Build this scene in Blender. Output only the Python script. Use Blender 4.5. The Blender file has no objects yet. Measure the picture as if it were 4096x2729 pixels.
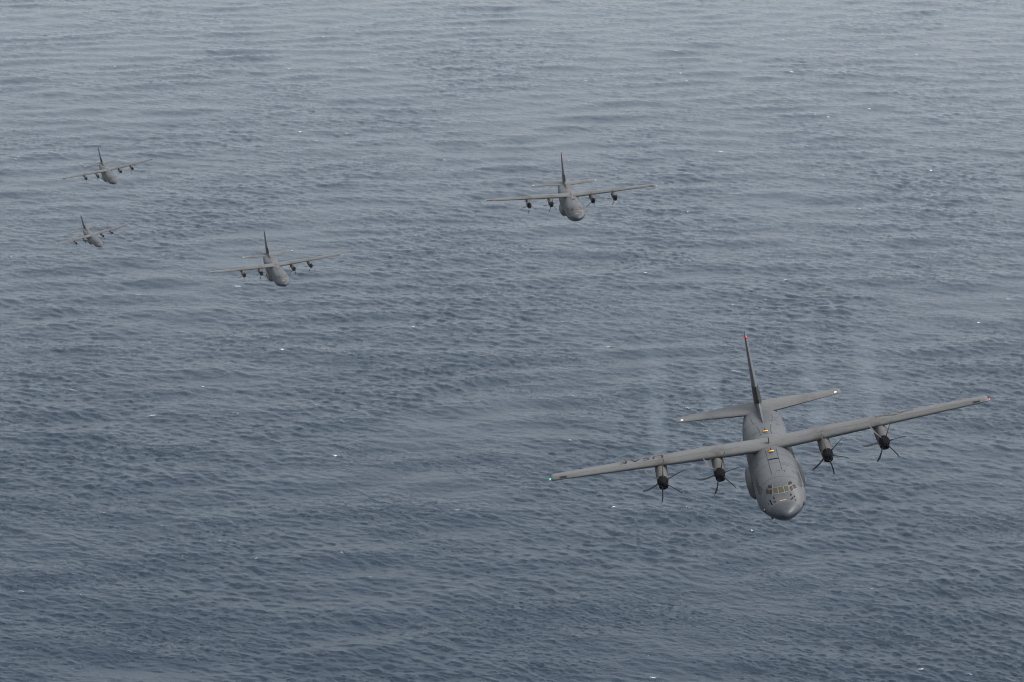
import bpy, math, random
import numpy as np
from mathutils import Matrix, Vector

scene = bpy.context.scene
COL = scene.collection
rng = np.random.default_rng(7)
random.seed(7)

# ------------------------------------------------------------------ camera, sky, sun, exposure
CAM_H = 600.0
DEPR = math.radians(17.0)
F_PX = 10601.90                       # focal length in pixels of a 4096 wide frame
cd, sd = math.cos(DEPR), math.sin(DEPR)
CAM = np.array([[1, 0, 0], [0, -sd, cd], [0, -cd, -sd]], float)   # columns: right, down, forward
cam_data = bpy.data.cameras.new('camera')
cam = bpy.data.objects.new('camera', cam_data)
COL.objects.link(cam)
cam_data.sensor_width = 36.0
cam_data.lens = F_PX / 4096 * 36.0
cam_data.clip_start = 1.0
cam_data.clip_end = 120000.0
m = Matrix.Identity(4)
for i in range(3):
    m[i][0] = CAM[i, 0]; m[i][1] = -CAM[i, 1]; m[i][2] = -CAM[i, 2]
m[2][3] = CAM_H
cam.matrix_world = m
scene.camera = cam

SUN_EL = math.radians(55)
SUN_AZ = math.radians(82)        # measured clockwise from +Y (the view direction): high, to the right
world = bpy.data.worlds.new('World')
scene.world = world
world.use_nodes = True
wn = world.node_tree.nodes; wl = world.node_tree.links
wn.clear()
wo = wn.new('ShaderNodeOutputWorld'); bg = wn.new('ShaderNodeBackground')
sky = wn.new('ShaderNodeTexSky'); sky.sky_type = 'NISHITA'; sky.sun_disc = False
sky.sun_elevation = SUN_EL; sky.sun_rotation = SUN_AZ
sky.air_density = 1.0; sky.dust_density = 2.5; sky.ozone_density = 0.6
hs = wn.new('ShaderNodeHueSaturation'); hs.inputs['Saturation'].default_value = 0.42; hs.inputs['Hue'].default_value = 0.488
wl.new(sky.outputs[0], hs.inputs['Color']); wl.new(hs.outputs[0], bg.inputs['Color'])
bg.inputs['Strength'].default_value = 0.09
wl.new(bg.outputs[0], wo.inputs['Surface'])

sun_d = bpy.data.lights.new('sun', 'SUN')
sun_d.energy = 1.5; sun_d.angle = math.radians(30); sun_d.color = (1.0, 0.985, 0.96)
sun = bpy.data.objects.new('sun', sun_d); COL.objects.link(sun)
sv = Vector((math.sin(SUN_AZ) * math.cos(SUN_EL), math.cos(SUN_AZ) * math.cos(SUN_EL), math.sin(SUN_EL)))
sun.rotation_euler = sv.to_track_quat('Z', 'Y').to_euler()
sun.location = (0, 0, CAM_H + 300)

scene.view_settings.view_transform = 'Standard'
scene.view_settings.look = 'None'
scene.view_settings.gamma = 1.0
scene.view_settings.use_curve_mapping = False
scene.view_settings.exposure = 1.47
scene.render.engine = 'CYCLES'
scene.cycles.max_bounces = 6
scene.cycles.volume_bounces = 1
scene.cycles.use_denoising = True
scene.cycles.filter_width = 1.0

# ------------------------------------------------------------------ materials
def mat(name, col, rough=0.5, metal=0.0, spec=0.5):
    M = bpy.data.materials.new(name); M.use_nodes = True
    p = M.node_tree.nodes['Principled BSDF']
    p.inputs['Base Color'].default_value = (*col, 1)
    p.inputs['Roughness'].default_value = rough
    p.inputs['Metallic'].default_value = metal
    p.inputs['Specular IOR Level'].default_value = spec
    return M

def worn(name, col, dark, rough, streak=(1, 1, 1), amount=0.5, scale=0.8, thresh=(0.45, 0.75)):
    """paint with weathering: broad tonal drift, grime patches, fine speckle"""
    M = mat(name, col, rough, 0, 0.2)
    nt = M.node_tree; n = nt.nodes; l = nt.links; p = n['Principled BSDF']
    tc = n.new('ShaderNodeTexCoord'); mp = n.new('ShaderNodeMapping')
    mp.inputs['Scale'].default_value = streak
    l.new(tc.outputs['Object'], mp.inputs['Vector'])
    a = n.new('ShaderNodeTexNoise'); a.inputs['Scale'].default_value = scale; a.inputs['Detail'].default_value = 6
    b = n.new('ShaderNodeTexNoise'); b.inputs['Scale'].default_value = scale * 9; b.inputs['Detail'].default_value = 4
    l.new(mp.outputs[0], a.inputs['Vector']); l.new(mp.outputs[0], b.inputs['Vector'])
    r = n.new('ShaderNodeMapRange'); r.inputs['From Min'].default_value = thresh[0]; r.inputs['From Max'].default_value = thresh[1]
    r.inputs['To Max'].default_value = amount
    l.new(a.outputs['Fac'], r.inputs['Value'])
    mx = n.new('ShaderNodeMix'); mx.data_type = 'RGBA'
    mx.inputs['A'].default_value = (*col, 1); mx.inputs['B'].default_value = (*dark, 1)
    l.new(r.outputs[0], mx.inputs['Factor'])
    m2 = n.new('ShaderNodeMix'); m2.data_type = 'RGBA'; m2.blend_type = 'MULTIPLY'
    m2.inputs['Factor'].default_value = 1.0
    r2 = n.new('ShaderNodeMapRange'); r2.inputs['From Min'].default_value = 0.3; r2.inputs['From Max'].default_value = 0.7
    r2.inputs['To Min'].default_value = 0.86; r2.inputs['To Max'].default_value = 1.08
    l.new(b.outputs['Fac'], r2.inputs['Value'])
    cmb = n.new('ShaderNodeCombineColor')
    for k in range(3): l.new(r2.outputs[0], cmb.inputs[k])
    l.new(mx.outputs['Result'], m2.inputs['A']); l.new(cmb.outputs[0], m2.inputs['B'])
    l.new(m2.outputs['Result'], p.inputs['Base Color'])
    return M

GREY = (0.074, 0.078, 0.082)
M_skin = worn('fuselage_grey_paint', GREY, (0.058, 0.059, 0.059), 0.48, (0.35, 1, 1), 0.5)
M_wing = worn('wing_grey_paint', (0.098, 0.098, 0.096), (0.066, 0.061, 0.054), 0.5, (0.6, 0.25, 1), 0.6)
M_radome = worn('radome_dark_blue_grey', (0.048, 0.053, 0.060), (0.038, 0.042, 0.047), 0.42, (1, 1, 1), 0.5)  # nose cone tone, darker and bluer than the fuselage grey
M_nac = worn('nacelle_grey_paint', (0.080, 0.077, 0.075), (0.04, 0.037, 0.034), 0.6, (0.4, 1, 1), 0.7, 1.6)
M_spon = worn('fairing_grey_paint', (0.076, 0.071, 0.066), (0.050, 0.041, 0.033), 0.5, (0.4, 1, 1), 0.8, 1.2)
def add_soot(M):
    nt = M.node_tree; n = nt.nodes; l = nt.links; p = n['Principled BSDF']
    old = p.inputs['Base Color'].links[0].from_socket
    tc = n.new('ShaderNodeTexCoord'); sx = n.new('ShaderNodeSeparateXYZ'); l.new(tc.outputs['Object'], sx.inputs[0])
    def math_(op, a, b=None):
        k = n.new('ShaderNodeMath'); k.operation = op
        for i, v in enumerate((a, b)):
            if v is None: continue
            if isinstance(v, (int, float)): k.inputs[i].default_value = v
            else: l.new(v, k.inputs[i])
        return k.outputs[0]
    ay = math_('ABSOLUTE', sx.outputs[1]); tot = None
    for y0 in (4.75, 10.0):
        d = math_('DIVIDE', math_('SUBTRACT', ay, y0), 0.75)
        g = math_('POWER', 2.718, math_('MULTIPLY', math_('MULTIPLY', d, d), -1.0))
        tot = g if tot is None else math_('ADD', tot, g)
    nz = n.new('ShaderNodeTexNoise'); nz.inputs['Scale'].default_value = 1.7; nz.inputs['Detail'].default_value = 5
    l.new(tc.outputs['Object'], nz.inputs['Vector'])
    r = n.new('ShaderNodeMapRange'); r.inputs['From Min'].default_value = 0.35; r.inputs['From Max'].default_value = 0.62
    l.new(nz.outputs['Fac'], r.inputs['Value'])
    f = math_('MULTIPLY', math_('MULTIPLY', tot, r.outputs[0]), 0.75)
    mx = n.new('ShaderNodeMix'); mx.data_type = 'RGBA'; mx.inputs['B'].default_value = (0.05, 0.043, 0.036, 1)
    l.new(f, mx.inputs['Factor']); l.new(old, mx.inputs['A']); l.new(mx.outputs['Result'], p.inputs['Base Color'])
add_soot(M_wing)
M_black = mat('matt_black_rubber', (0.005, 0.005, 0.006), 0.9, 0, 0.04)
M_boot = worn('dark_brown_boot', (0.010, 0.009, 0.008), (0.005, 0.005, 0.005), 0.45, (1, 1, .3), 0.8, 2.0)
M_blade = mat('dark_composite_blade', (0.030, 0.029, 0.029), 0.6, 0, 0.3)
M_line = mat('dark_walkway_line', (0.030, 0.025, 0.021), 0.7, 0, 0.2)
M_mark = mat('dark_grey_marking', (0.030, 0.029, 0.027), 0.7, 0, 0.2)
M_seam = mat('panel_seam_grey', (0.060, 0.061, 0.062), 0.7, 0, 0.2)
M_hatch = worn('hatch_grey_paint', (0.062, 0.065, 0.068), (0.05, 0.05, 0.049), 0.55)
M_text = mat('dark_grey_lettering', (0.022, 0.021, 0.020), 0.8, 0, 0.1)
M_usaf = mat('brown_grey_lettering', (0.020, 0.016, 0.011), 0.85, 0, 0.1)
M_amber = mat('amber_tinted_glass', (0.062, 0.055, 0.037), 0.25, 0, 0.3)
M_smoke = mat('brown_tinted_glass', (0.034, 0.023, 0.017), 0.35, 0, 0.1)
M_dark = mat('dark_glass', (0.018, 0.021, 0.019), 0.35, 0, 0.1)
M_frame = mat('window_frame_grey', (0.17, 0.172, 0.175), 0.5)
M_orange = mat('orange_paint', (0.72, 0.30, 0.02), 0.5)
M_white = mat('white_paint', (0.72, 0.72, 0.66), 0.5)
M_red = mat('red_glass', (0.45, 0.015, 0.012), 0.2)
M_tan = mat('tan_marking', (0.36, 0.22, 0.07), 0.6)

def lamp_mat(name, col, e):
    M = mat(name, col, 0.3); p = M.node_tree.nodes['Principled BSDF']
    p.inputs['Emission Color'].default_value = (*col, 1); p.inputs['Emission Strength'].default_value = e
    return M
M_navg = lamp_mat('green_navigation_light', (0.03, 0.85, 0.35), 0.8)
M_navr = lamp_mat('red_navigation_light', (0.95, 0.05, 0.02), 1.4)

# ------------------------------------------------------------------ sea
def tile(N, L, spec, rms):
    k = np.fft.fftfreq(N, L / N) * 2 * np.pi
    kx, ky = np.meshgrid(k, k, indexing='ij')
    P = spec(kx, ky); P[0, 0] = 0
    a = (rng.standard_normal((N, N)) + 1j * rng.standard_normal((N, N))) * np.sqrt(P)
    h = np.fft.ifft2(a).real
    return (h * (rms / h.std())).astype(np.float32)

def windsea(wx, wy, Lp, kmin, kmax, powr=2.0):
    def s(kx, ky):
        k2 = kx * kx + ky * ky + 1e-12; k = np.sqrt(k2)
        c = (kx * wx + ky * wy) / k
        band = 1 / (1 + np.exp(-(k - kmin) / (0.12 * kmin))) / (1 + np.exp((k - kmax) / (0.12 * kmax)))
        return np.exp(-1 / (k2 * Lp * Lp)) / k2 ** 2 * (np.abs(c) ** powr + 0.03) * band
    return s

def swell(wx, wy, lam, wid):
    def s(kx, ky):
        k0 = 2 * np.pi / lam
        r = np.minimum((kx - k0 * wx) ** 2 + (ky - k0 * wy) ** 2, (kx + k0 * wx) ** 2 + (ky + k0 * wy) ** 2)
        return np.exp(-r / (2 * (wid * k0) ** 2))
    return s

def samp(T, L, x, y, rot):
    N = T.shape[0]; c, s = math.cos(rot), math.sin(rot)
    u = (x * c + y * s) / L * N; v = (-x * s + y * c) / L * N
    iu = np.floor(u); iv = np.floor(v); fu = (u - iu).astype(np.float32); fv = (v - iv).astype(np.float32)
    iu = iu.astype(np.int64) % N; iv = iv.astype(np.int64) % N; ju = (iu + 1) % N; jv = (iv + 1) % N
    return (T[iu, iv] * (1 - fu) + T[ju, iv] * fu) * (1 - fv) + (T[iu, jv] * (1 - fu) + T[ju, jv] * fu) * fv

def rotdir(ax, ay, rot):          # a world direction in the frame of a rotated tile
    c, s = math.cos(rot), math.sin(rot)
    return ax * c + ay * s, -ax * s + ay * c

WIND = (0.50, 0.866)
T_sw = tile(512, 2300.0, swell(*rotdir(-0.12, 0.99, 0.2), 62.0, 0.42), 0.44)
T_a = tile(1024, 560.0, windsea(*rotdir(*WIND, -0.3), 2.0, 2 * np.pi / 32, 2 * np.pi / 2.2, 3.0), 0.225)
T_b = tile(1024, 170.0, windsea(*rotdir(*WIND, 0.55), 6.0, 2 * np.pi / 3.0, 2 * np.pi / 0.6, 5.0), 0.11)
T_g = tile(512, 2900.0, swell(*rotdir(0.15, 0.98, 0.7), 130.0, 0.6), 1.0)

def sea_height(x, y, cell):
    far = np.clip(1 - (np.hypot(x, y) - 6000) / 6000, 0, 1)
    h = samp(T_sw, 2300.0, x, y, 0.2) + samp(T_a, 560.0, x, y, -0.3) * np.clip(1.0 + 0.30 * samp(T_g, 7300.0, x, y, 2.1), 0.5, 1.6)
    gust = np.clip(0.9 + 0.55 * samp(T_g, 2900.0, x, y, 0.7), 0.15, 1.9)
    h = h + samp(T_b, 170.0, x, y, 0.55) * gust
    return h * far * np.clip(1.6 - cell / 60.0, 0, 1)

# whitecaps: random spots, later moved to the nearest crest
NCAP = 460
rr = np.sqrt(rng.uniform(1150 ** 2, 4600 ** 2, NCAP)); aa = rng.uniform(-0.235, 0.235, NCAP)
CX = rr * np.sin(aa); CY = rr * np.cos(aa)
for i in range(NCAP):
    gx = CX[i] + rng.uniform(-14, 14, 60); gy = CY[i] + rng.uniform(-14, 14, 60)
    hh = sea_height(gx, gy, np.ones(60)); j = int(np.argmax(hh)); CX[i], CY[i] = gx[j], gy[j]
CL = rng.uniform(0.9, 2.6, NCAP) * (1 + 0.5 * (rng.random(NCAP) > 0.88))      # half length along the crest
CW = CL * rng.uniform(0.16, 0.34, NCAP); CA = np.radians(rng.normal(-14, 14, NCAP)); CS = 0.6 + 0.45 * rng.random(NCAP) ** 2.0

def build_sea():
    px = 1.0 / (F_PX / 4.0)
    rad = [40.0]
    while rad[-1] < 1120: rad.append(rad[-1] * 1.10)
    r = 1150.0
    while r < 4700:
        rad.append(r); r += (r * r + CAM_H ** 2) / CAM_H * px * 0.62
    while r < 95000:
        rad.append(r); r *= 1.12
    rad = np.array(rad)
    azd = 0.235
    naz = int(2 * azd / (px * 1.45))
    az = np.concatenate([np.linspace(azd, 2 * np.pi - azd, 70)[1:-1] - 2 * np.pi, np.linspace(-azd, azd, naz)])
    A, Rr = np.meshgrid(az, rad, indexing='ij')
    nA, nR = A.shape
    x = Rr * np.sin(A); y = Rr * np.cos(A)
    dr = np.gradient(rad); da = np.abs(np.gradient(az)); da[:69] = 0.08
    cell = np.maximum(np.broadcast_to(dr, (nA, nR)), Rr * da[:, None])
    z = sea_height(x, y, cell)
    co = np.stack([x, y, z], -1).reshape(-1, 3).astype(np.float32)
    foam = np.zeros((nA, nR), np.float32)
    a0 = 68
    for i in range(NCAP):
        rc = math.hypot(CX[i], CY[i]); ac = math.atan2(CX[i], CY[i])
        i0 = np.searchsorted(az[a0:], ac - 9 / rc) + a0; i1 = np.searchsorted(az[a0:], ac + 9 / rc) + a0
        j0 = np.searchsorted(rad, rc - 16); j1 = np.searchsorted(rad, rc + 16)
        X = x[i0:i1, j0:j1] - CX[i]; Y = y[i0:i1, j0:j1] - CY[i]
        u = X * math.cos(CA[i]) + Y * math.sin(CA[i]); v = -X * math.sin(CA[i]) + Y * math.cos(CA[i])
        dvm = max(CW[i], 0.30 * dr[min(j0, len(dr) - 1)])
        g = CS[i] * np.exp(-(u / CL[i]) ** 2 - (v / dvm) ** 2)
        g += 0.25 * CS[i] * np.exp(-(u / (2.4 * CL[i])) ** 2 - ((v - 2 * dvm) / (2 * dvm)) ** 2)   # spent foam behind the crest
        foam[i0:i1, j0:j1] = np.maximum(foam[i0:i1, j0:j1], g)
    idx = np.arange(nA * nR).reshape(nA, nR)
    nxt = np.roll(idx, -1, 0)
    quads = np.stack([idx[:, :-1], idx[:, 1:], nxt[:, 1:], nxt[:, :-1]], -1).reshape(-1, 4)
    quads = quads[:, ::-1]
    nq = len(quads)
    # the disc under the camera
    me = bpy.data.meshes.new('water')
    c0 = len(co)
    co = np.vstack([co, [[0, 0, 0]]]).astype(np.float32)
    tris = np.stack([np.full(nA, c0), np.roll(idx[:, 0], -1), idx[:, 0]], -1)[:, ::-1]
    me.vertices.add(len(co)); me.vertices.foreach_set('co', co.ravel())
    loops = np.concatenate([quads.ravel(), tris.ravel()]).astype(np.int32)
    me.loops.add(len(loops)); me.loops.foreach_set('vertex_index', loops)
    starts = np.concatenate([np.arange(nq) * 4, nq * 4 + np.arange(nA) * 3]).astype(np.int32)
    me.polygons.add(nq + nA); me.polygons.foreach_set('loop_start', starts)
    me.update(calc_edges=True); me.validate()
    me.polygons.foreach_set('use_smooth', np.ones(len(me.polygons), bool))
    at = me.attributes.new('foam', 'FLOAT', 'POINT')
    at.data.foreach_set('value', np.concatenate([foam.ravel(), [0]]).astype(np.float32))
    if me.polygons[0].normal.z < 0: me.flip_normals()
    o = bpy.data.objects.new('water', me); COL.objects.link(o)
    o['kind'] = 'structure'; o['label'] = 'blue grey wind-rippled open sea with scattered whitecaps'
    return o

def sea_material():
    M = mat('sea_water', (0.0035, 0.013, 0.025), 0.10)
    nt = M.node_tree; n = nt.nodes; l = nt.links; p = n['Principled BSDF']
    p.inputs['IOR'].default_value = 1.333
    geo = n.new('ShaderNodeNewGeometry')
    mp = n.new('ShaderNodeMapping'); mp.inputs['Scale'].default_value = (0.28, 1.0, 1.0)
    rt = n.new('ShaderNodeMapping'); rt.inputs['Rotation'].default_value = (0, 0, math.radians(30))
    l.new(geo.outputs['Position'], rt.inputs['Vector']); l.new(rt.outputs[0], mp.inputs['Vector'])
    n1 = n.new('ShaderNodeTexNoise'); n1.inputs['Scale'].default_value = 0.7; n1.inputs['Detail'].default_value = 5; n1.inputs['Roughness'].default_value = 0.62
    l.new(mp.outputs[0], n1.inputs['Vector'])
    bp = n.new('ShaderNodeBump'); bp.inputs['Strength'].default_value = 1.0; bp.inputs['Distance'].default_value = 0.35
    l.new(n1.outputs['Fac'], bp.inputs['Height']); l.new(bp.outputs[0], p.inputs['Normal'])
    # foam
    at = n.new('ShaderNodeAttribute'); at.attribute_name = 'foam'
    fn = n.new('ShaderNodeTexNoise'); fn.inputs['Scale'].default_value = 0.9; fn.inputs['Detail'].default_value = 4
    l.new(geo.outputs['Position'], fn.inputs['Vector'])
    ad = n.new('ShaderNodeMath'); ad.operation = 'MULTIPLY_ADD'; ad.inputs[1].default_value = 2.2; ad.inputs[2].default_value = -1.15
    l.new(fn.outputs['Fac'], ad.inputs[0])
    sm = n.new('ShaderNodeMath'); sm.operation = 'ADD'
    l.new(at.outputs['Fac'], sm.inputs[0]); l.new(ad.outputs[0], sm.inputs[1])
    mr = n.new('ShaderNodeMapRange'); mr.inputs['From Min'].default_value = 0.24; mr.inputs['From Max'].default_value = 1.0; mr.interpolation_type = 'SMOOTHSTEP'
    l.new(sm.outputs[0], mr.inputs['Value'])
    fb = n.new('ShaderNodeBsdfDiffuse'); fb.inputs['Color'].default_value = (0.55, 0.57, 0.58, 1)
    ms = n.new('ShaderNodeMixShader')
    l.new(mr.outputs[0], ms.inputs[0]); l.new(p.outputs[0], ms.inputs[1]); l.new(fb.outputs[0], ms.inputs[2])
    l.new(ms.outputs[0], n['Material Output'].inputs['Surface'])
    return M

sea = build_sea()
sea.data.materials.append(sea_material())

# ------------------------------------------------------------------ aircraft: shape functions (metres; s = distance aft of the nose, y to port, z up)
def pchip(xs,ys):
    xs=np.array(xs,float); ys=np.array(ys,float); h=np.diff(xs); d=np.diff(ys)/h
    m=np.zeros_like(ys); m[0]=d[0]; m[-1]=d[-1]
    for i in range(1,len(xs)-1):
        if d[i-1]*d[i]>0:
            w1=2*h[i]+h[i-1]; w2=h[i]+2*h[i-1]; m[i]=(w1+w2)/(w1/d[i-1]+w2/d[i])
    def f(x):
        x=np.clip(np.asarray(x,float),xs[0],xs[-1]); i=np.clip(np.searchsorted(xs,x)-1,0,len(xs)-2)
        t=(x-xs[i])/h[i]; 
        return (2*t**3-3*t**2+1)*ys[i]+(t**3-2*t**2+t)*h[i]*m[i]+(-2*t**3+3*t**2)*ys[i+1]+(t**3-t**2)*h[i]*m[i+1]
    return f
Q=np.sqrt
TOP=[(0,-.25),(.1,-.02),(.4,.18),(1,.45),(1.9,.76),(2.25,.95),(3.3,1.72),(4.2,2.0),(5.5,2.15),(7,2.2),(12,2.2),(13,2.33),(14,2.52),(15,2.64),(16,2.64),(18.3,2.45),(20.3,2.24),(22,2.2),(25,2.24),(27,2.42),(28.3,2.66),(30.5,2.72),(32.5,2.45),(34.3,1.8)]
BOT=[(0,-.25),(.1,-.44),(.4,-.62),(1,-.88),(2,-1.22),(3.3,-1.52),(5,-1.88),(7,-2.2),(9,-2.25),(21,-2.25),(22.5,-2.2),(26,-1.1),(30,.35),(34.3,1.45)]
WID=[(0,0),(.1,.30),(.4,.64),(1,1.08),(2,1.58),(3,1.88),(4.2,2.08),(5.5,2.17),(22,2.17),(25,2.13),(28,1.84),(31,1.1),(34.3,.12)]
MID=[(0,-.25),(1,-.2),(3,0.0),(6,0),(21,0),(26,.7),(30,1.4),(34.3,1.6)]
def mk(T): return pchip([Q(a) for a,b in T],[b for a,b in T])
ft,fb,fw,fm=mk(TOP),mk(BOT),mk(WID),mk(MID)
def fus(s,th,off=0.0):
    """point on the skin; s metres aft of the nose, th radians from the crown (+ = port)"""
    q=np.sqrt(np.maximum(s,0)); c=np.cos(th); sn=np.sin(th)
    e=2/np.where(c>0,2.15+1.0*np.clip((np.asarray(s,float)-22)/4,0,1),1.62+.53*np.clip((np.asarray(s,float)-2.5)/5,0,1))
    zc=fm(q); up=ft(q)-zc; dn=zc-fb(q); w=fw(q)
    y=(w+off)*np.sign(sn)*np.abs(sn)**e
    z=zc+np.where(c>0,(up+off),(dn+off))*np.sign(c)*np.abs(c)**e
    return np.stack([-np.asarray(s,float)+0*y,y,z],-1)

WING_T = [(0, 13.87, 4.88, 2.28, .175), (5.6, 13.90, 4.88, 2.48, .17), (20.1, 14.02, 2.60, 3.03, .14)]   # y, leading edge, chord, z, thickness
TAIL_T = [(0, 27.55, 5.3, 2.42, .115), (1.5, 27.85, 4.9, 2.43, .115), (7.9, 29.60, 2.05, 2.50, .105)]
FIN_T = [(2.0, 27.6, 6.4, 0, .125), (3.2, 28.15, 5.9, 0, .125), (9.3, 31.35, 2.45, 0, .10)]
def lerp_t(T, y):
    ys = [t[0] for t in T]
    return [np.interp(y, ys, [t[k] for t in T]) for k in (1, 2, 3, 4)]
def foil(c):          # half thickness for chord fraction c, unit thickness ratio
    return 5 * (0.2969 * np.sqrt(c) - 0.1260 * c - 0.3516 * c ** 2 + 0.2843 * c ** 3 - 0.1036 * c ** 4)
def foil_pt(T, y, c, side, off=0.0, camber=0.02, inc=0.03):
    """side +1 upper, -1 lower; y may be negative"""
    ay = np.abs(y); le, ch, z0, th = lerp_t(T, ay)
    zc = camber * 4 * c * (1 - c) * ch
    z = z0 + zc + side * (foil(c) * th * ch + off) - inc * c * ch
    return np.stack([-(le + c * ch), y + 0 * c, z], -1)

# ------------------------------------------------------------------ mesh helpers
OFFX, OFFZ = 16.0, 2.5            # the aircraft's Empty sits below the belly, 16 m aft of the nose
def to_local(P):
    P = np.array(P, float).reshape(-1, 3).copy(); P[:, 0] += OFFX; P[:, 2] += OFFZ
    return P

class MB:
    def __init__(s): s.v = []; s.f = []; s.n = 0
    def add(s, P, F):
        P = np.asarray(P, float).reshape(-1, 3)
        s.v.append(P); s.f += [tuple(int(i) + s.n for i in f) for f in F]; s.n += len(P)
    def grid(s, G, closed_v=False, cap0=False, cap1=False):
        G = np.asarray(G, float); a, b = G.shape[:2]; F = []
        for i in range(a - 1):
            for j in range(b if closed_v else b - 1):
                k = (j + 1) % b
                F.append((i * b + j, i * b + k, (i + 1) * b + k, (i + 1) * b + j))
        if cap0: F.append(tuple(range(b - 1, -1, -1)))
        if cap1: F.append(tuple((a - 1) * b + j for j in range(b)))
        s.add(G.reshape(-1, 3), F)
    def build(s, name, m, parent, angle=40, smooth=True):
        me = bpy.data.meshes.new(name)
        me.from_pydata(to_local(np.vstack(s.v)).tolist(), [], s.f); me.update()
        import bmesh
        bm = bmesh.new(); bm.from_mesh(me)
        bmesh.ops.remove_doubles(bm, verts=bm.verts, dist=1e-5)
        bmesh.ops.recalc_face_normals(bm, faces=bm.faces)
        bm.to_mesh(me); bm.free()
        if smooth:
            me.polygons.foreach_set('use_smooth', np.ones(len(me.polygons), bool))
            me.set_sharp_from_angle(angle=math.radians(angle))
        me.materials.append(m)
        o = bpy.data.objects.new(name, me); COL.objects.link(o)
        if parent is not None: o.parent = parent
        return o

def plate(mb, fn, U, V, thick=0.012, lift=0.004):
    """a thin curved plate: fn(u, v, off) on the grids U, V (2-D arrays)"""
    a = fn(U, V, lift + thick); b = fn(U, V, lift - 0.02)
    n, k = U.shape
    mb.grid(a); mb.grid(b[::-1])
    ring = [(0, j) for j in range(k)] + [(i, k - 1) for i in range(1, n)] + [(n - 1, j) for j in range(k - 2, -1, -1)] + [(i, 0) for i in range(n - 2, 0, -1)]
    G = np.stack([[a[i, j] for i, j in ring], [b[i, j] for i, j in ring]])
    mb.grid(G, closed_v=True)

def quad_patch(c, n=5):
    """bilinear grid from four (u, v) corners in order"""
    c = np.array(c, float); t = np.linspace(0, 1, n)
    A, B = np.meshgrid(t, t, indexing='ij')
    G = (c[0] * ((1 - A) * (1 - B))[..., None] + c[1] * ((1 - A) * B)[..., None] + c[2] * (A * B)[..., None] + c[3] * (A * (1 - B))[..., None])
    return G[..., 0], G[..., 1]

def fus_deg(s_, d_, off=0.0): return fus(np.asarray(s_, float), np.radians(d_), off)
def ell(mb, c, r, n=10, m_=7):
    th = np.linspace(0, np.pi, m_); ph = np.linspace(0, 2 * np.pi, n, endpoint=False)
    T, Pp = np.meshgrid(th, ph, indexing='ij')
    mb.grid(np.stack([c[0] + r[0] * np.cos(T), c[1] + r[1] * np.sin(T) * np.cos(Pp), c[2] + r[2] * np.sin(T) * np.sin(Pp)], -1), closed_v=True)

def text_mesh(txt, size, spacing=1.0):
    cu = bpy.data.curves.new('lettering', 'FONT'); cu.body = txt; cu.size = size; cu.space_character = spacing
    cu.resolution_u = 3
    o = bpy.data.objects.new('lettering', cu); COL.objects.link(o)
    dg = bpy.context.evaluated_depsgraph_get()
    me = bpy.data.meshes.new_from_object(o.evaluated_get(dg))
    import bmesh
    bm = bmesh.new(); bm.from_mesh(me)
    bmesh.ops.triangulate(bm, faces=bm.faces)
    P = np.array([v.co[:] for v in bm.verts]); bm.verts.ensure_lookup_table(); bm.verts.index_update()
    F = [tuple(v.index for v in f.verts) for f in bm.faces]
    bm.free(); bpy.data.objects.remove(o); bpy.data.curves.remove(cu); bpy.data.meshes.remove(me)
    return P, F

def islands(P, F):
    par = list(range(len(P)))
    def find(i):
        while par[i] != i: par[i] = par[par[i]]; i = par[i]
        return i
    for f in F:
        for j in f[1:]: par[find(f[0])] = find(j)
    out = {}
    for f in F: out.setdefault(find(f[0]), []).append(f)
    for fs in out.values():
        vs = sorted({i for f in fs for i in f}); mp = {v: k for k, v in enumerate(vs)}
        yield P[vs], [tuple(mp[i] for i in f) for f in fs]

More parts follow.
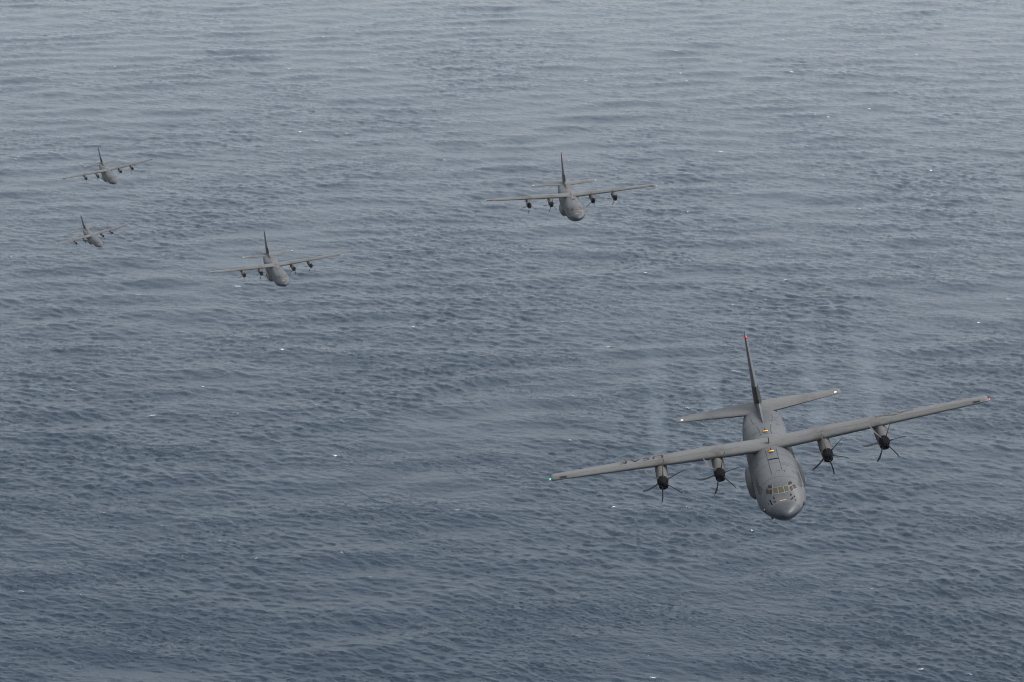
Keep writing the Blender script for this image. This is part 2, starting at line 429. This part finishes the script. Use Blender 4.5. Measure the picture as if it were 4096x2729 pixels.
# ------------------------------------------------------------------ aircraft
def make_aircraft():
    root = bpy.data.objects.new('transport_aircraft', None); COL.objects.link(root)
    # fuselage
    ss = np.unique(np.concatenate([np.linspace(0, 1, 15) ** 2 * 1.5, np.linspace(1.5, 5.5, 22), np.linspace(5.5, 34.3, 75)]))
    ss[0] = 0.0005
    th = np.linspace(-np.pi, np.pi, 57)[:-1]
    S, T = np.meshgrid(ss, th, indexing='ij')
    mb = MB(); mb.grid(fus(S, T), closed_v=True, cap0=True, cap1=True)
    fu = mb.build('fuselage', M_skin, root, 60)
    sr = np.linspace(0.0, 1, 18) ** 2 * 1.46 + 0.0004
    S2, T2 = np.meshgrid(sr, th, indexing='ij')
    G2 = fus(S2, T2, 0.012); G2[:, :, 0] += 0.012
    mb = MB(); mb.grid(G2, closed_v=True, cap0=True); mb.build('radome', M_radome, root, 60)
    # wing
    def surface(T, ys, name, m_, camber, inc, vertical=False):
        c = 0.5 - 0.5 * np.cos(np.linspace(0, np.pi, 17))
        rows = []
        for y in ys:
            up = foil_pt(T, np.full(17, y), c, 1, 0, camber, inc); lo = foil_pt(T, np.full(17, y), c, -1, 0, camber, inc)
            rows.append(np.vstack([up[::-1], lo[1:-1]]))
        G = np.array(rows)
        # rounded tips
        for e in (0, -1):
            g = G[e].copy(); ctr = g.mean(0); s_ = 1 if e == -1 else -1
            for k, sc in ((0.12, .93), (0.24, .74), (0.30, .45)):
                q = g.copy(); q[:, 2] = ctr[2] + (g[:, 2] - ctr[2]) * sc; q[:, 0] = ctr[0] + (g[:, 0] - ctr[0]) * (1 - (1 - sc) * .32); q[:, 1] += s_ * k
                G = np.concatenate([G, q[None]]) if e == -1 else np.concatenate([q[None], G])
        b = MB(); b.grid(G, closed_v=True, cap0=True, cap1=True)
        return b
    ys = np.concatenate([-np.linspace(19.9, 5.6, 14), np.linspace(-4.6, 4.6, 9), np.linspace(5.6, 19.9, 14)])
    wing = surface(WING_T, ys, 'wing', M_wing, 0.02, 0.03).build('wing', M_wing, root, 50)
    tail = surface(TAIL_T, np.concatenate([np.linspace(-7.75, -1.5, 8), [0], np.linspace(1.5, 7.75, 8)]), 'tailplane', M_wing, 0.0, 0.0).build('tailplane', M_wing, root, 50)
    # fin (built lying, then stood up: foil 'y' is height)
    def fin_pt(zh, c, side, off=0.0):
        p = foil_pt(FIN_T, zh, c, side, off, 0, 0)
        return np.stack([p[..., 0], p[..., 2], p[..., 1]], -1)
    zs = np.concatenate([np.linspace(1.9, 9.25, 12), [9.4, 9.5, 9.56]])
    G = []
    c = 0.5 - 0.5 * np.cos(np.linspace(0, np.pi, 17))
    for i, zz in enumerate(zs):
        up = fin_pt(np.full(17, min(zz, 9.3)), c, 1); lo = fin_pt(np.full(17, min(zz, 9.3)), c, -1)
        g = np.vstack([up[::-1], lo[1:-1]]); g[:, 2] = zz
        k = {12: .85, 13: .6, 14: .25}.get(i)
        if k: g[:, 1] *= k; cx = g[:, 0].mean() - 0.2 * (1 - k); g[:, 0] = cx + (g[:, 0] - cx) * (1 - .45 * (1 - k))
        G.append(g)
    mb = MB(); mb.grid(np.array(G), closed_v=True, cap1=True)
    # dorsal fairing running up into the fin
    ds = np.linspace(0, 1, 9); rows = []
    for t in ds:
        s_ = 24.1 + t * 4.6; top = 2.23 + 1.35 * t ** 1.25; w = 0.05 + 0.34 * t ** 0.8
        a = np.linspace(-1, 1, 11)
        rows.append(np.stack([np.full(11, -s_), w * np.sign(a) * np.abs(a) ** 1.3, 2.0 + (top - 2.0) * (1 - np.abs(a) ** 2.2)], -1))
    mb.grid(np.array(rows))
    fin = mb.build('fin', M_skin, root, 55)
    mb = MB(); zz, cc = np.meshgrid(np.linspace(3.2, 4.75, 5), .34 * np.linspace(0, 1, 15) ** 2, indexing='ij')
    for sd in (1, -1): plate(mb, lambda u, v, o: fin_pt(u, v, sd, o), zz, cc, .015)
    ell(mb, (-28.02, 0, 3.55), (.12, .1, .35)); mb.build('rubber_boot', M_boot, fin)
    mb = MB(); ell(mb, (-31.42, 0, 9.15), (.22, .15, .20)); mb.build('beacon', M_red, fin)
    mb = MB(); mb.grid(np.array([[(-31.9 - .1 * k, .035 * math.cos(a) * (1 - k * .8), 9.5 + .30 * k + .035 * math.sin(a)) for a in np.linspace(0, 6.28, 7)[:-1]] for k in (0, 1)]), closed_v=True, cap0=True, cap1=True)
    mb.build('mast', M_mark, fin)
    # landing gear fairings
    for sy in (-1, 1):
        rows = []
        for s_, k in ((12.9, .05), (13.05, .3), (13.4, .55), (14.0, .8), (14.8, .95), (16, 1), (19, 1), (20.5, .9), (21.8, .6), (22.6, .25), (22.9, .04)):
            a = np.linspace(0, 2 * np.pi, 17)[:-1]
            rows.append(np.stack([np.full(16, -s_), sy * (1.75 + (0.93 * k) * np.sign(np.cos(a)) * np.abs(np.cos(a)) ** .7), -1.35 + (-.1 + 0.98 * k * np.sign(np.sin(a)) * np.abs(np.sin(a)) ** .75)], -1))
        mb = MB(); mb.grid(np.array(rows), closed_v=True, cap0=True, cap1=True)
        sp = mb.build('landing_gear_fairing', M_spon, root, 50)
    # engines
    for y0, za in ((-10.16, 1.58), (-4.95, 1.36), (4.95, 1.36), (10.16, 1.58)):
        up = 0.0 if abs(y0) > 7 else 0.02
        prof = [(12.36, .44, .46, -.50), (12.42, .485, .50, -.72), (12.7, .51, .58, -.95), (13.2, .53, .74, -1.02), (13.7, .55, .95, -1.02), (14.3, .56, 1.08, -1.0),
                (15.5, .56, 1.0, -.95), (17, .52, .8, -.75), (18.2, .42, .62, -.3), (19.0, .3, .5, .05), (19.3, .2, .42, .2)]
        rows = []
        a = np.linspace(0, 2 * np.pi, 25)[:-1]
        for s_, w, t_, b_ in prof:
            mid = 0.05 if s_ < 13 else (t_ + b_) / 2 + .05
            zz = np.where(np.sin(a) > 0, mid + (t_ - mid) * np.abs(np.sin(a)) ** .95, mid - (mid - b_) * np.abs(np.sin(a)) ** .9)
            rows.append(np.stack([np.full(24, -s_), y0 + w * np.sign(np.cos(a)) * np.abs(np.cos(a)) ** .9, za + zz], -1))
        mb = MB(); mb.grid(np.array(rows), closed_v=True, cap1=True)
        nac = mb.build('nacelle', M_nac, root, 50)
        # air intake lip, dark
        mb = MB()
        q = np.linspace(0, 2 * np.pi, 17)[:-1]
        mb.grid(np.array([[(-s_, y0 + w * math.cos(t), za - .62 + h * math.sin(t)) for t in q] for s_, w, h in ((12.34, .30, .17), (12.30, .36, .22), (12.38, .42, .27), (12.6, .44, .29))]), closed_v=True, cap0=True)
        mb.build('air_intake', M_black, nac, 60)
        # spinner
        prof = [(12.40, .455), (12.30, .485), (12.0, .49), (11.75, .475), (11.5, .435), (11.25, .37), (11.05, .30), (10.92, .245), (10.86, .20), (10.84, .10)]
        q = np.linspace(0, 2 * np.pi, 21)[:-1]
        mb = MB(); mb.grid(np.array([[(-s_, y0 + r_ * math.cos(t), za + r_ * math.sin(t)) for t in q] for s_, r_ in prof]), closed_v=True, cap0=True, cap1=True)
        mb.build('spinner', M_black, nac, 50)
        # six curved blades
        ph0 = random.uniform(0, 1.05)
        for k in range(6):
            ph = ph0 + k * math.pi / 3; er = np.array([0, math.cos(ph), math.sin(ph)]); et = np.array([0, -math.sin(ph), math.cos(ph)]); ex = np.array([1.0, 0, 0])
            rows = []
            for r_, ch, sw, pit, tk in ((.40, .15, 0, 84, .10), (.55, .17, .0, 82, .08), (.75, .24, .02, 79, .055), (1.05, .30, .04, 75, .040), (1.4, .32, .03, 70, .030), (1.7, .28, -.03, 66, .022), (1.92, .20, -.11, 63, .016), (2.05, .08, -.18, 62, .009)):
                p_ = math.radians(pit); cv = et * math.cos(p_) + ex * math.sin(p_); nv = -et * math.sin(p_) + ex * math.cos(p_)
                ctr = np.array([-11.95, y0, za]) + er * r_ + cv * sw
                ring = []
                for u, w in ((-.5, 0), (-.25, .5), (.1, .5), (.5, 0), (.1, -.35), (-.25, -.35)):
                    ring.append(ctr + cv * (u * ch) + nv * (w * tk * 2))
                rows.append(ring)
            mb = MB(); mb.grid(np.array(rows), closed_v=True, cap0=True, cap1=True)
            mb.build('propeller_blade', M_blade, nac, 60)
    # cockpit windows
    W = [('amber', [(3.03, -5.6), (3.03, 5.6), (2.54, 6.6), (2.54, -6.6)], 0)]
    for sg in (1, -1):
        W += [('amber', [(3.04, sg * 7.0), (3.09, sg * 18.6), (2.66, sg * 20.2), (2.55, sg * 8.2)], 0),
              ('smoke', [(2.97, sg * 21.8), (3.17, sg * 28.8), (2.78, sg * 34.0), (2.60, sg * 25.4)], 0),
              ('smoke', [(3.20, sg * 29.8), (3.50, sg * 37.6), (3.08, sg * 44.0), (2.82, sg * 35.2)], 0),
              ('dark', [(3.46, sg * 18.4), (3.82, sg * 27.2), (3.50, sg * 32.6), (3.09, sg * 20.6)], 0),
              ('dark', [(2.40, sg * 21.4), (2.42, sg * 26.8), (2.22, sg * 28.4), (2.12, sg * 20.4)], 0)]
    for kind, cor, _ in W:
        U, V = quad_patch(cor, 4)
        cu, cv = U.mean(), V.mean()
        mb = MB(); plate(mb, fus_deg, cu + (U - cu) * 1.13, cv + (V - cv) * 1.13, 0.012)
        fr = mb.build('cockpit_window', M_frame, root, 30)
        mb = MB(); plate(mb, fus_deg, U, V, 0.024)
        mb.build('pane', {'amber': M_amber, 'smoke': M_smoke, 'dark': M_dark}[kind], fr, 30)
    # nose markings and small fittings
    def patch(name, m_, cor, par=fu, n=5, thick=0.012):
        U, V = quad_patch(cor, n); mb = MB(); plate(mb, fus_deg, U, V, thick); return mb.build(name, m_, par, 30)
    patch('nose_stripe', M_tan, [(1.80, -9), (1.80, 9), (1.70, 9), (1.70, -9)])
    for cor in ([(2.30, -38), (2.30, -42.5), (1.66, -45), (1.66, -40)],):
        patch('side_slot', M_black, cor)
    for s_, d_, r_ in ((1.95, -28.5, .07), (1.85, -24, .07), (1.85, 26, .07), (2.0, 31, .07), (2.2, 37, .07), (1.8, 44, .06), (2.1, -52, .06)):
        c_ = fus_deg(np.array(s_), np.array(d_)); mb = MB(); ell(mb, c_, (r_ * 1.8, r_, r_)); mb.build('air_probe', M_mark, fu)
    for sg in (1, -1):
        c_ = fus_deg(np.array(2.4), np.array(sg * 96.0)); mb = MB(); ell(mb, c_, (.20, .13, .13)); so = mb.build('sensor_blister', M_mark, fu)
        mb = MB(); ell(mb, c_ + np.array([.08, sg * .05, .09]), (.08, .06, .045)); mb.build('lens', M_white if sg < 0 else M_black, so)
    mb = MB(); ell(mb, fus_deg(np.array(3.6), np.array(-142.0)), (.35, .15, .12)); mb.build('chin_fairing', M_skin, fu)
    # walkway lines along the crown
    def strip(s0, s1, d0, d1, wm, n=26):
        U = np.linspace(s0, s1, n); V = np.linspace(d0, d1, n)
        if abs(s1 - s0) > .4:
            hw = np.degrees(wm / 2.2) / 2
            return np.stack([U, U]), np.stack([V - hw, V + hw])
        return np.stack([U - wm / 2, U + wm / 2]), np.stack([V, V])
    for a_ in ((5.7, 13.4, -11.8, -11.8), (6.4, 13.4, 11.8, 11.8), (19.4, 23.6, -12.5, -12.5), (19.4, 23.6, 12.5, 12.5), (6.4, 6.2, 11.8, 18), (6.2, 5.8, 18, 15), (6.25, 6.25, 3, 8), (6.2, 6.2, -1, 1.5), (5.5, 5.5, -5, -3.5), (5.6, 5.6, 3, 4.5),
               (19.9, 19.9, -6, 8), (24.6, 26.6, 16, 20), (24.6, 26.6, -16, -20), (25.2, 25.2, 24, 36), (25.9, 25.9, 24, 36)):
        U, V = strip(*a_, 0.055); mb = MB(); plate(mb, fus_deg, U, V, 0.006); mb.build('walkway_line', M_line, fu, 30)
    for s_ in (4.7, 9.2, 12.2, 20.0, 24.8):
        V = np.linspace(-118, 118, 60); mb = MB(); plate(mb, fus_deg, np.stack([np.full(60, s_ - .022), np.full(60, s_ + .022)]), np.stack([V, V]), .004); mb.build('panel_seam', M_seam, fu, 30)
    for d_ in (-62, 62):
        U = np.linspace(5.0, 23.5, 50); mb = MB(); plate(mb, fus_deg, np.stack([U, U]), np.stack([np.full(50, d_ - .5), np.full(50, d_ + .5)]), .004); mb.build('panel_seam', M_seam, fu, 30)
    for s_, d_, a_, b_ in ((8.3, 24, .7, 9), (21.3, -26, .7, 9), (17.4, 28, .9, 8), (11.2, -46, .6, 8), (6.6, 44, .5, 7), (23.6, 34, .6, 7)):
        patch('access_hatch', M_hatch, [(s_, d_ - b_), (s_, d_ + b_), (s_ + a_, d_ + b_), (s_ + a_, d_ - b_)], fu, 6, .006)
    # roof antennas with orange caps, dark scoop strip
    for s_ in (12.75, 20.75):
        z0 = float(ft(math.sqrt(s_)))
        mb = MB(); mb.grid(np.array([[(-s_ - .55 + lx, yy, z0 + zz) for lx, yy in ((0, 0), (.25, .05), (.5, 0), (.25, -.05))] for zz in (-.05, .3)]), closed_v=True, cap1=True)
        an = mb.build('antenna', M_mark, root, 30)
        mb = MB(); ell(mb, (-s_, 0, z0 + .09), (.15, .26, .08)); mb.build('orange_cap', M_orange, an)
    mb = MB(); mb.grid(np.array([[(-14.9 + lx - zz * .3, yy * (1.0), 2.72 + zz) for lx, yy in ((0, 0), (.22, .05), (.5, 0), (.22, -.05))] for zz in (0, .48)]), closed_v=True, cap1=True)
    mb.build('antenna', M_mark, root, 30)
    U, V = strip(10.5, 10.5, -10.5, 10.5, 0.17, 9); mb = MB(); plate(mb, fus_deg, U, V, 0.07); mb.build('roof_vent', M_mark, root, 30)
    # lettering on both cheeks
    P, F = text_mesh('U.S. AIR FORCE', 0.62, 1.05); wid = P[:, 0].max()
    for sg in (1, -1):
        u = P[:, 0] if sg > 0 else wid - P[:, 0]
        s_ = 3.75 + u; z_ = 0.95 + P[:, 1]; q = np.sqrt(s_); zc = fm(q)
        ct = np.clip((z_ - zc) / (ft(q) - zc), 0, 1) ** (2.15 / 2)
        for P_, F_ in islands(fus(s_, sg * np.arccos(ct), 0.014), F):
            mb = MB(); mb.add(P_, F_); mb.build('letter', M_text, fu, 30)
    # wing lettering (starboard) and outlined insignia (port), reading with their tops towards the leading edge
    P, F = text_mesh('USAF', 2.0, 1.12); P[:, 0] *= 4.1 / P[:, 0].max(); H_ = P[:, 1].max()
    def wing_top(y, s_, off=.012):
        le, ch, _, _ = lerp_t(WING_T, np.abs(y)); return foil_pt(WING_T, y, np.clip((s_ - le) / ch, 0, 1), 1, off)
    # cut the letters fine so that they follow the curve
    import bmesh
    bm = bmesh.new(); vs = [bm.verts.new(p) for p in P]
    for f in F: bm.faces.new([vs[i] for i in f])
    for c_ in np.linspace(0, H_, 9)[1:-1]:
        bmesh.ops.bisect_plane(bm, geom=bm.verts[:] + bm.edges[:] + bm.faces[:], plane_co=(0, c_, 0), plane_no=(0, 1, 0))
    bm.verts.index_update(); P = np.array([v.co[:] for v in bm.verts]); F = [tuple(v.index for v in f.verts) for f in bm.faces]; bm.free()
    for P_, F_ in islands(wing_top(-9.65 - P[:, 0], USAF_S + (H_ - P[:, 1])), F):
        mb = MB(); mb.add(P_, F_); mb.build('letter', M_usaf, wing, 30)
    mb = MB()
    def wline(pts, w=.07):
        for (y_a, s_a), (y_b, s_b) in zip(pts[:-1], pts[1:]):
            L_ = math.hypot(y_b - y_a, s_b - s_a); ny, ns = -(s_b - s_a) / L_ * w / 2, (y_b - y_a) / L_ * w / 2
            t = np.linspace(0, 1, max(2, int(L_ / .15)))
            yy = np.stack([y_a + (y_b - y_a) * t + ny, y_a + (y_b - y_a) * t - ny]); sq = np.stack([s_a + (s_b - s_a) * t + ns, s_a + (s_b - s_a) * t - ns])
            mb.grid(wing_top(yy, sq))
    cy, cs, R_ = 11.7, USAF_S + .85, .85
    wline([(cy + R_ * math.cos(t), cs + R_ * math.sin(t)) for t in np.linspace(0, 2 * math.pi, 25)])
    st = []
    for k in range(11):
        t = -math.pi / 2 + k * math.pi / 5; r_ = R_ if k % 2 == 0 else R_ * .39; st.append((cy + r_ * math.cos(t), cs + r_ * math.sin(t)))
    ins = mb.build('insignia', M_usaf, wing, 30); mb = MB(); wline(st); mb.build('star', M_usaf, ins, 30)
    for sg in (1, -1):
        mb = MB(); wline([(cy + sg * R_, cs - .3), (cy + sg * (R_ + .85), cs - .3), (cy + sg * (R_ + .85), cs + .3), (cy + sg * R_, cs + .3)])
        wline([(cy + sg * R_, cs), (cy + sg * (R_ + .85), cs)]); mb.build('bar', M_usaf, ins, 30)
    # panel lines along the wing
    for sg in (1, -1):
        mb = MB()
        yy = np.linspace(2.6, 19.6, 30) * sg
        for cfrac in (.15, .60):
            C_ = np.full(30, cfrac)
            mb.grid(np.stack([foil_pt(WING_T, yy, C_ - .006, 1, .006), foil_pt(WING_T, yy, C_ + .006, 1, .006)]))
        mb.build('panel_seam', M_seam, wing, 30)
        # tip fittings
        mb = MB(); U, V = quad_patch([(sg * 18.75, .012), (sg * 19.4, .012), (sg * 19.4, .10), (sg * 18.75, .10)], 5)
        plate(mb, lambda u, v, o: foil_pt(WING_T, u, v, 1, o), U, V, .008); mb.build('landing_light_window', M_boot, wing, 30)
        mb = MB(); e_ = foil_pt(WING_T, np.array(sg * 20.0), np.array(.12), 1); ell(mb, (e_[0], sg * 20.3, e_[2] - .10), (.10, .06, .055)); mb.build('navigation_light', M_navr if sg > 0 else M_navg, wing)
        mb = MB(); U, V = quad_patch([(sg * 7.42, .10), (sg * 7.66, .10), (sg * 7.66, .26), (sg * 7.42, .26)], 4)
        plate(mb, lambda u, v, o: foil_pt(TAIL_T, u, v, 1, o, 0, 0), U, V, .008); mb.build('white_patch', M_white, tail, 30)
    return root

USAF_S = 15.0
POSES = [([[-0.02644, 0.98117, -0.19131], [0.20149, -0.18221, -0.96239], [-0.97913, -0.06399, -0.19288]], [23.63, 14.84, 228.44]),
         ([[0.08319, 0.99372, -0.07483], [0.24139, -0.09295, -0.96597], [-0.96686, 0.06229, -0.24761]], [15.29, -28.39, 610.45]),
         ([[0.24734, 0.96532, -0.0835], [0.24324, -0.14528, -0.95902], [-0.9379, 0.21689, -0.27074]], [-67.03, -16.81, 783.07]),
         ([[0.31118, 0.93948, -0.14331], [0.25448, -0.22766, -0.9399], [-0.91564, 0.25601, -0.30993]], [-169.28, -67.62, 1130.14]),
         ([[0.41267, 0.89758, -0.1551], [0.27209, -0.28397, -0.91942], [-0.8693, 0.33721, -0.36141]], [-219.3, -50.67, 1414.97])]

def kids(o): return [c for c in bpy.data.objects if c.parent == o]
def copy_tree(o, parent=None):
    c = o.copy(); COL.objects.link(c); c.parent = parent
    for k in kids(o): copy_tree(k, c)
    return c

proto = make_aircraft()
LABELS = [
    'large grey four-engine transport aircraft in the foreground, nearest and lowest over the sea',
    'second largest grey transport aircraft, alone right of centre in the upper half, wings almost level',
    'middle grey transport aircraft, third in size, left of centre with its nose turned rightwards',
    'small distant transport aircraft at upper left, flying above the faintest and smallest aircraft',
    'smallest and faintest transport aircraft, wings tilted, at the far left below another distant one',
]
craft = [proto] + [copy_tree(proto) for _ in range(4)]
def pose_matrix(R, t):
    Rw = CAM @ np.array(R); tw = CAM @ np.array(t) + np.array([0, 0, CAM_H])
    M = Matrix.Identity(4)
    o = Rw @ np.array([-OFFX, 0, -OFFZ]) + tw
    for i in range(3):
        for j in range(3): M[i][j] = Rw[i, j]
        M[i][3] = o[i]
    return M, Rw, tw
for o, (R, t), lb in zip(craft, POSES, LABELS):
    o.matrix_world = pose_matrix(R, t)[0]
    o['label'] = lb; o['category'] = 'aircraft'; o['group'] = 'transport aircraft flying in formation'

# ------------------------------------------------------------------ exhaust trailing from the nearest aircraft's engines
EXH = 0.085
PL = 64.0
def exhaust_material():
    M = bpy.data.materials.new('engine_exhaust'); M.use_nodes = True
    nt = M.node_tree; n = nt.nodes; l = nt.links; n.clear()
    def math_(op, a, b=None, c=None):
        k = n.new('ShaderNodeMath'); k.operation = op
        for i, v in enumerate((a, b, c)):
            if v is None: continue
            if isinstance(v, (int, float)): k.inputs[i].default_value = v
            else: l.new(v, k.inputs[i])
        return k.outputs[0]
    out = n.new('ShaderNodeOutputMaterial'); pv = n.new('ShaderNodeVolumePrincipled')
    pv.inputs['Color'].default_value = (0.38, 0.44, 0.50, 1); pv.inputs['Anisotropy'].default_value = 0.1
    tc = n.new('ShaderNodeTexCoord'); sx = n.new('ShaderNodeSeparateXYZ'); l.new(tc.outputs['Object'], sx.inputs[0])
    geo = n.new('ShaderNodeNewGeometry')
    vs = n.new('ShaderNodeVectorMath'); vs.operation = 'SCALE'; vs.inputs['Scale'].default_value = 0.42
    l.new(geo.outputs['Position'], vs.inputs[0])
    nz = n.new('ShaderNodeTexNoise'); nz.inputs['Scale'].default_value = 1.0; nz.inputs['Detail'].default_value = 3
    l.new(vs.outputs[0], nz.inputs['Vector'])
    puff = n.new('ShaderNodeMapRange'); puff.inputs['From Min'].default_value = 0.34; puff.inputs['From Max'].default_value = 0.66
    l.new(nz.outputs['Fac'], puff.inputs['Value'])
    t = math_('DIVIDE', sx.outputs[0], -PL)
    rad = math_('MULTIPLY_ADD', math_('POWER', math_('MAXIMUM', t, 0.0), 0.6), 1.1, 0.85)
    r2 = math_('ADD', math_('MULTIPLY', sx.outputs[1], sx.outputs[1]), math_('MULTIPLY', sx.outputs[2], sx.outputs[2]))
    fall = math_('MAXIMUM', math_('SUBTRACT', 1.0, math_('DIVIDE', r2, math_('MULTIPLY', rad, rad))), 0.0)
    fade = math_('POWER', math_('MAXIMUM', math_('SUBTRACT', 1.0, t), 0.0), 1.3)
    d = math_('MULTIPLY', math_('MULTIPLY', fall, fade), math_('MULTIPLY', puff.outputs[0], EXH))
    l.new(d, pv.inputs['Density']); l.new(pv.outputs[0], out.inputs['Volume'])
    return M
M_exh = exhaust_material()
M0 = pose_matrix(*POSES[0])[0]
for y0, z0, drift, where in ((-10.16, 1.6, 0.8, 'left outer engine'), (-4.95, 1.4, 1.6, 'left inner engine'), (4.95, 1.4, 3.2, 'right inner engine'), (10.16, 1.6, 4.6, 'right outer engine')):
    rows = []; a = np.linspace(0, 2 * np.pi, 13)[:-1]
    for t in np.linspace(0, 1, 14):
        r_ = 0.87 + 1.12 * t ** .6
        rows.append([(-PL * t, r_ * math.cos(q), r_ * math.sin(q)) for q in a])
    mb = MB(); mb.grid(np.array(rows), closed_v=True, cap0=True, cap1=True)
    mb.v = [v - np.array([OFFX, 0, OFFZ]) for v in mb.v]
    o = mb.build('exhaust_trail', M_exh, None)
    ax = Vector((PL, -drift, 0)).normalized()
    Rm = ax.to_track_quat('X', 'Z').to_matrix().to_4x4()
    o.matrix_world = M0 @ Matrix.Translation((-19.2 + OFFX, y0, z0 - .1 + OFFZ)) @ Rm
    o['kind'] = 'stuff'; o['label'] = 'faint bluish exhaust haze streaming back from the ' + where + ' of the nearest aircraft'

# ------------------------------------------------------------------ sea haze
HAZE = 0.32e-4
mb = MB()
hx, z0, z1 = 99000.0, -5.0, CAM_H + 25.0
hv = [(x, y, z) for z in (z0, z1) for x, y in ((-hx, -hx), (hx, -hx), (hx, hx), (-hx, hx))]
me = bpy.data.meshes.new('haze'); me.from_pydata(hv, [], [(3, 2, 1, 0), (4, 5, 6, 7), (0, 1, 5, 4), (1, 2, 6, 5), (2, 3, 7, 6), (3, 0, 4, 7)]); me.update()
hz = bpy.data.objects.new('haze', me); COL.objects.link(hz); hz['kind'] = 'stuff'; hz['label'] = 'thin pale sea haze filling the air'
M = bpy.data.materials.new('haze_air'); M.use_nodes = True; M.node_tree.nodes.clear()
ho = M.node_tree.nodes.new('ShaderNodeOutputMaterial'); hp = M.node_tree.nodes.new('ShaderNodeVolumePrincipled')
hp.inputs['Color'].default_value = (0.88, 0.94, 1.0, 1); hp.inputs['Density'].default_value = HAZE; hp.inputs['Anisotropy'].default_value = 0.3
M.node_tree.links.new(hp.outputs[0], ho.inputs['Volume'])
me.materials.append(M)
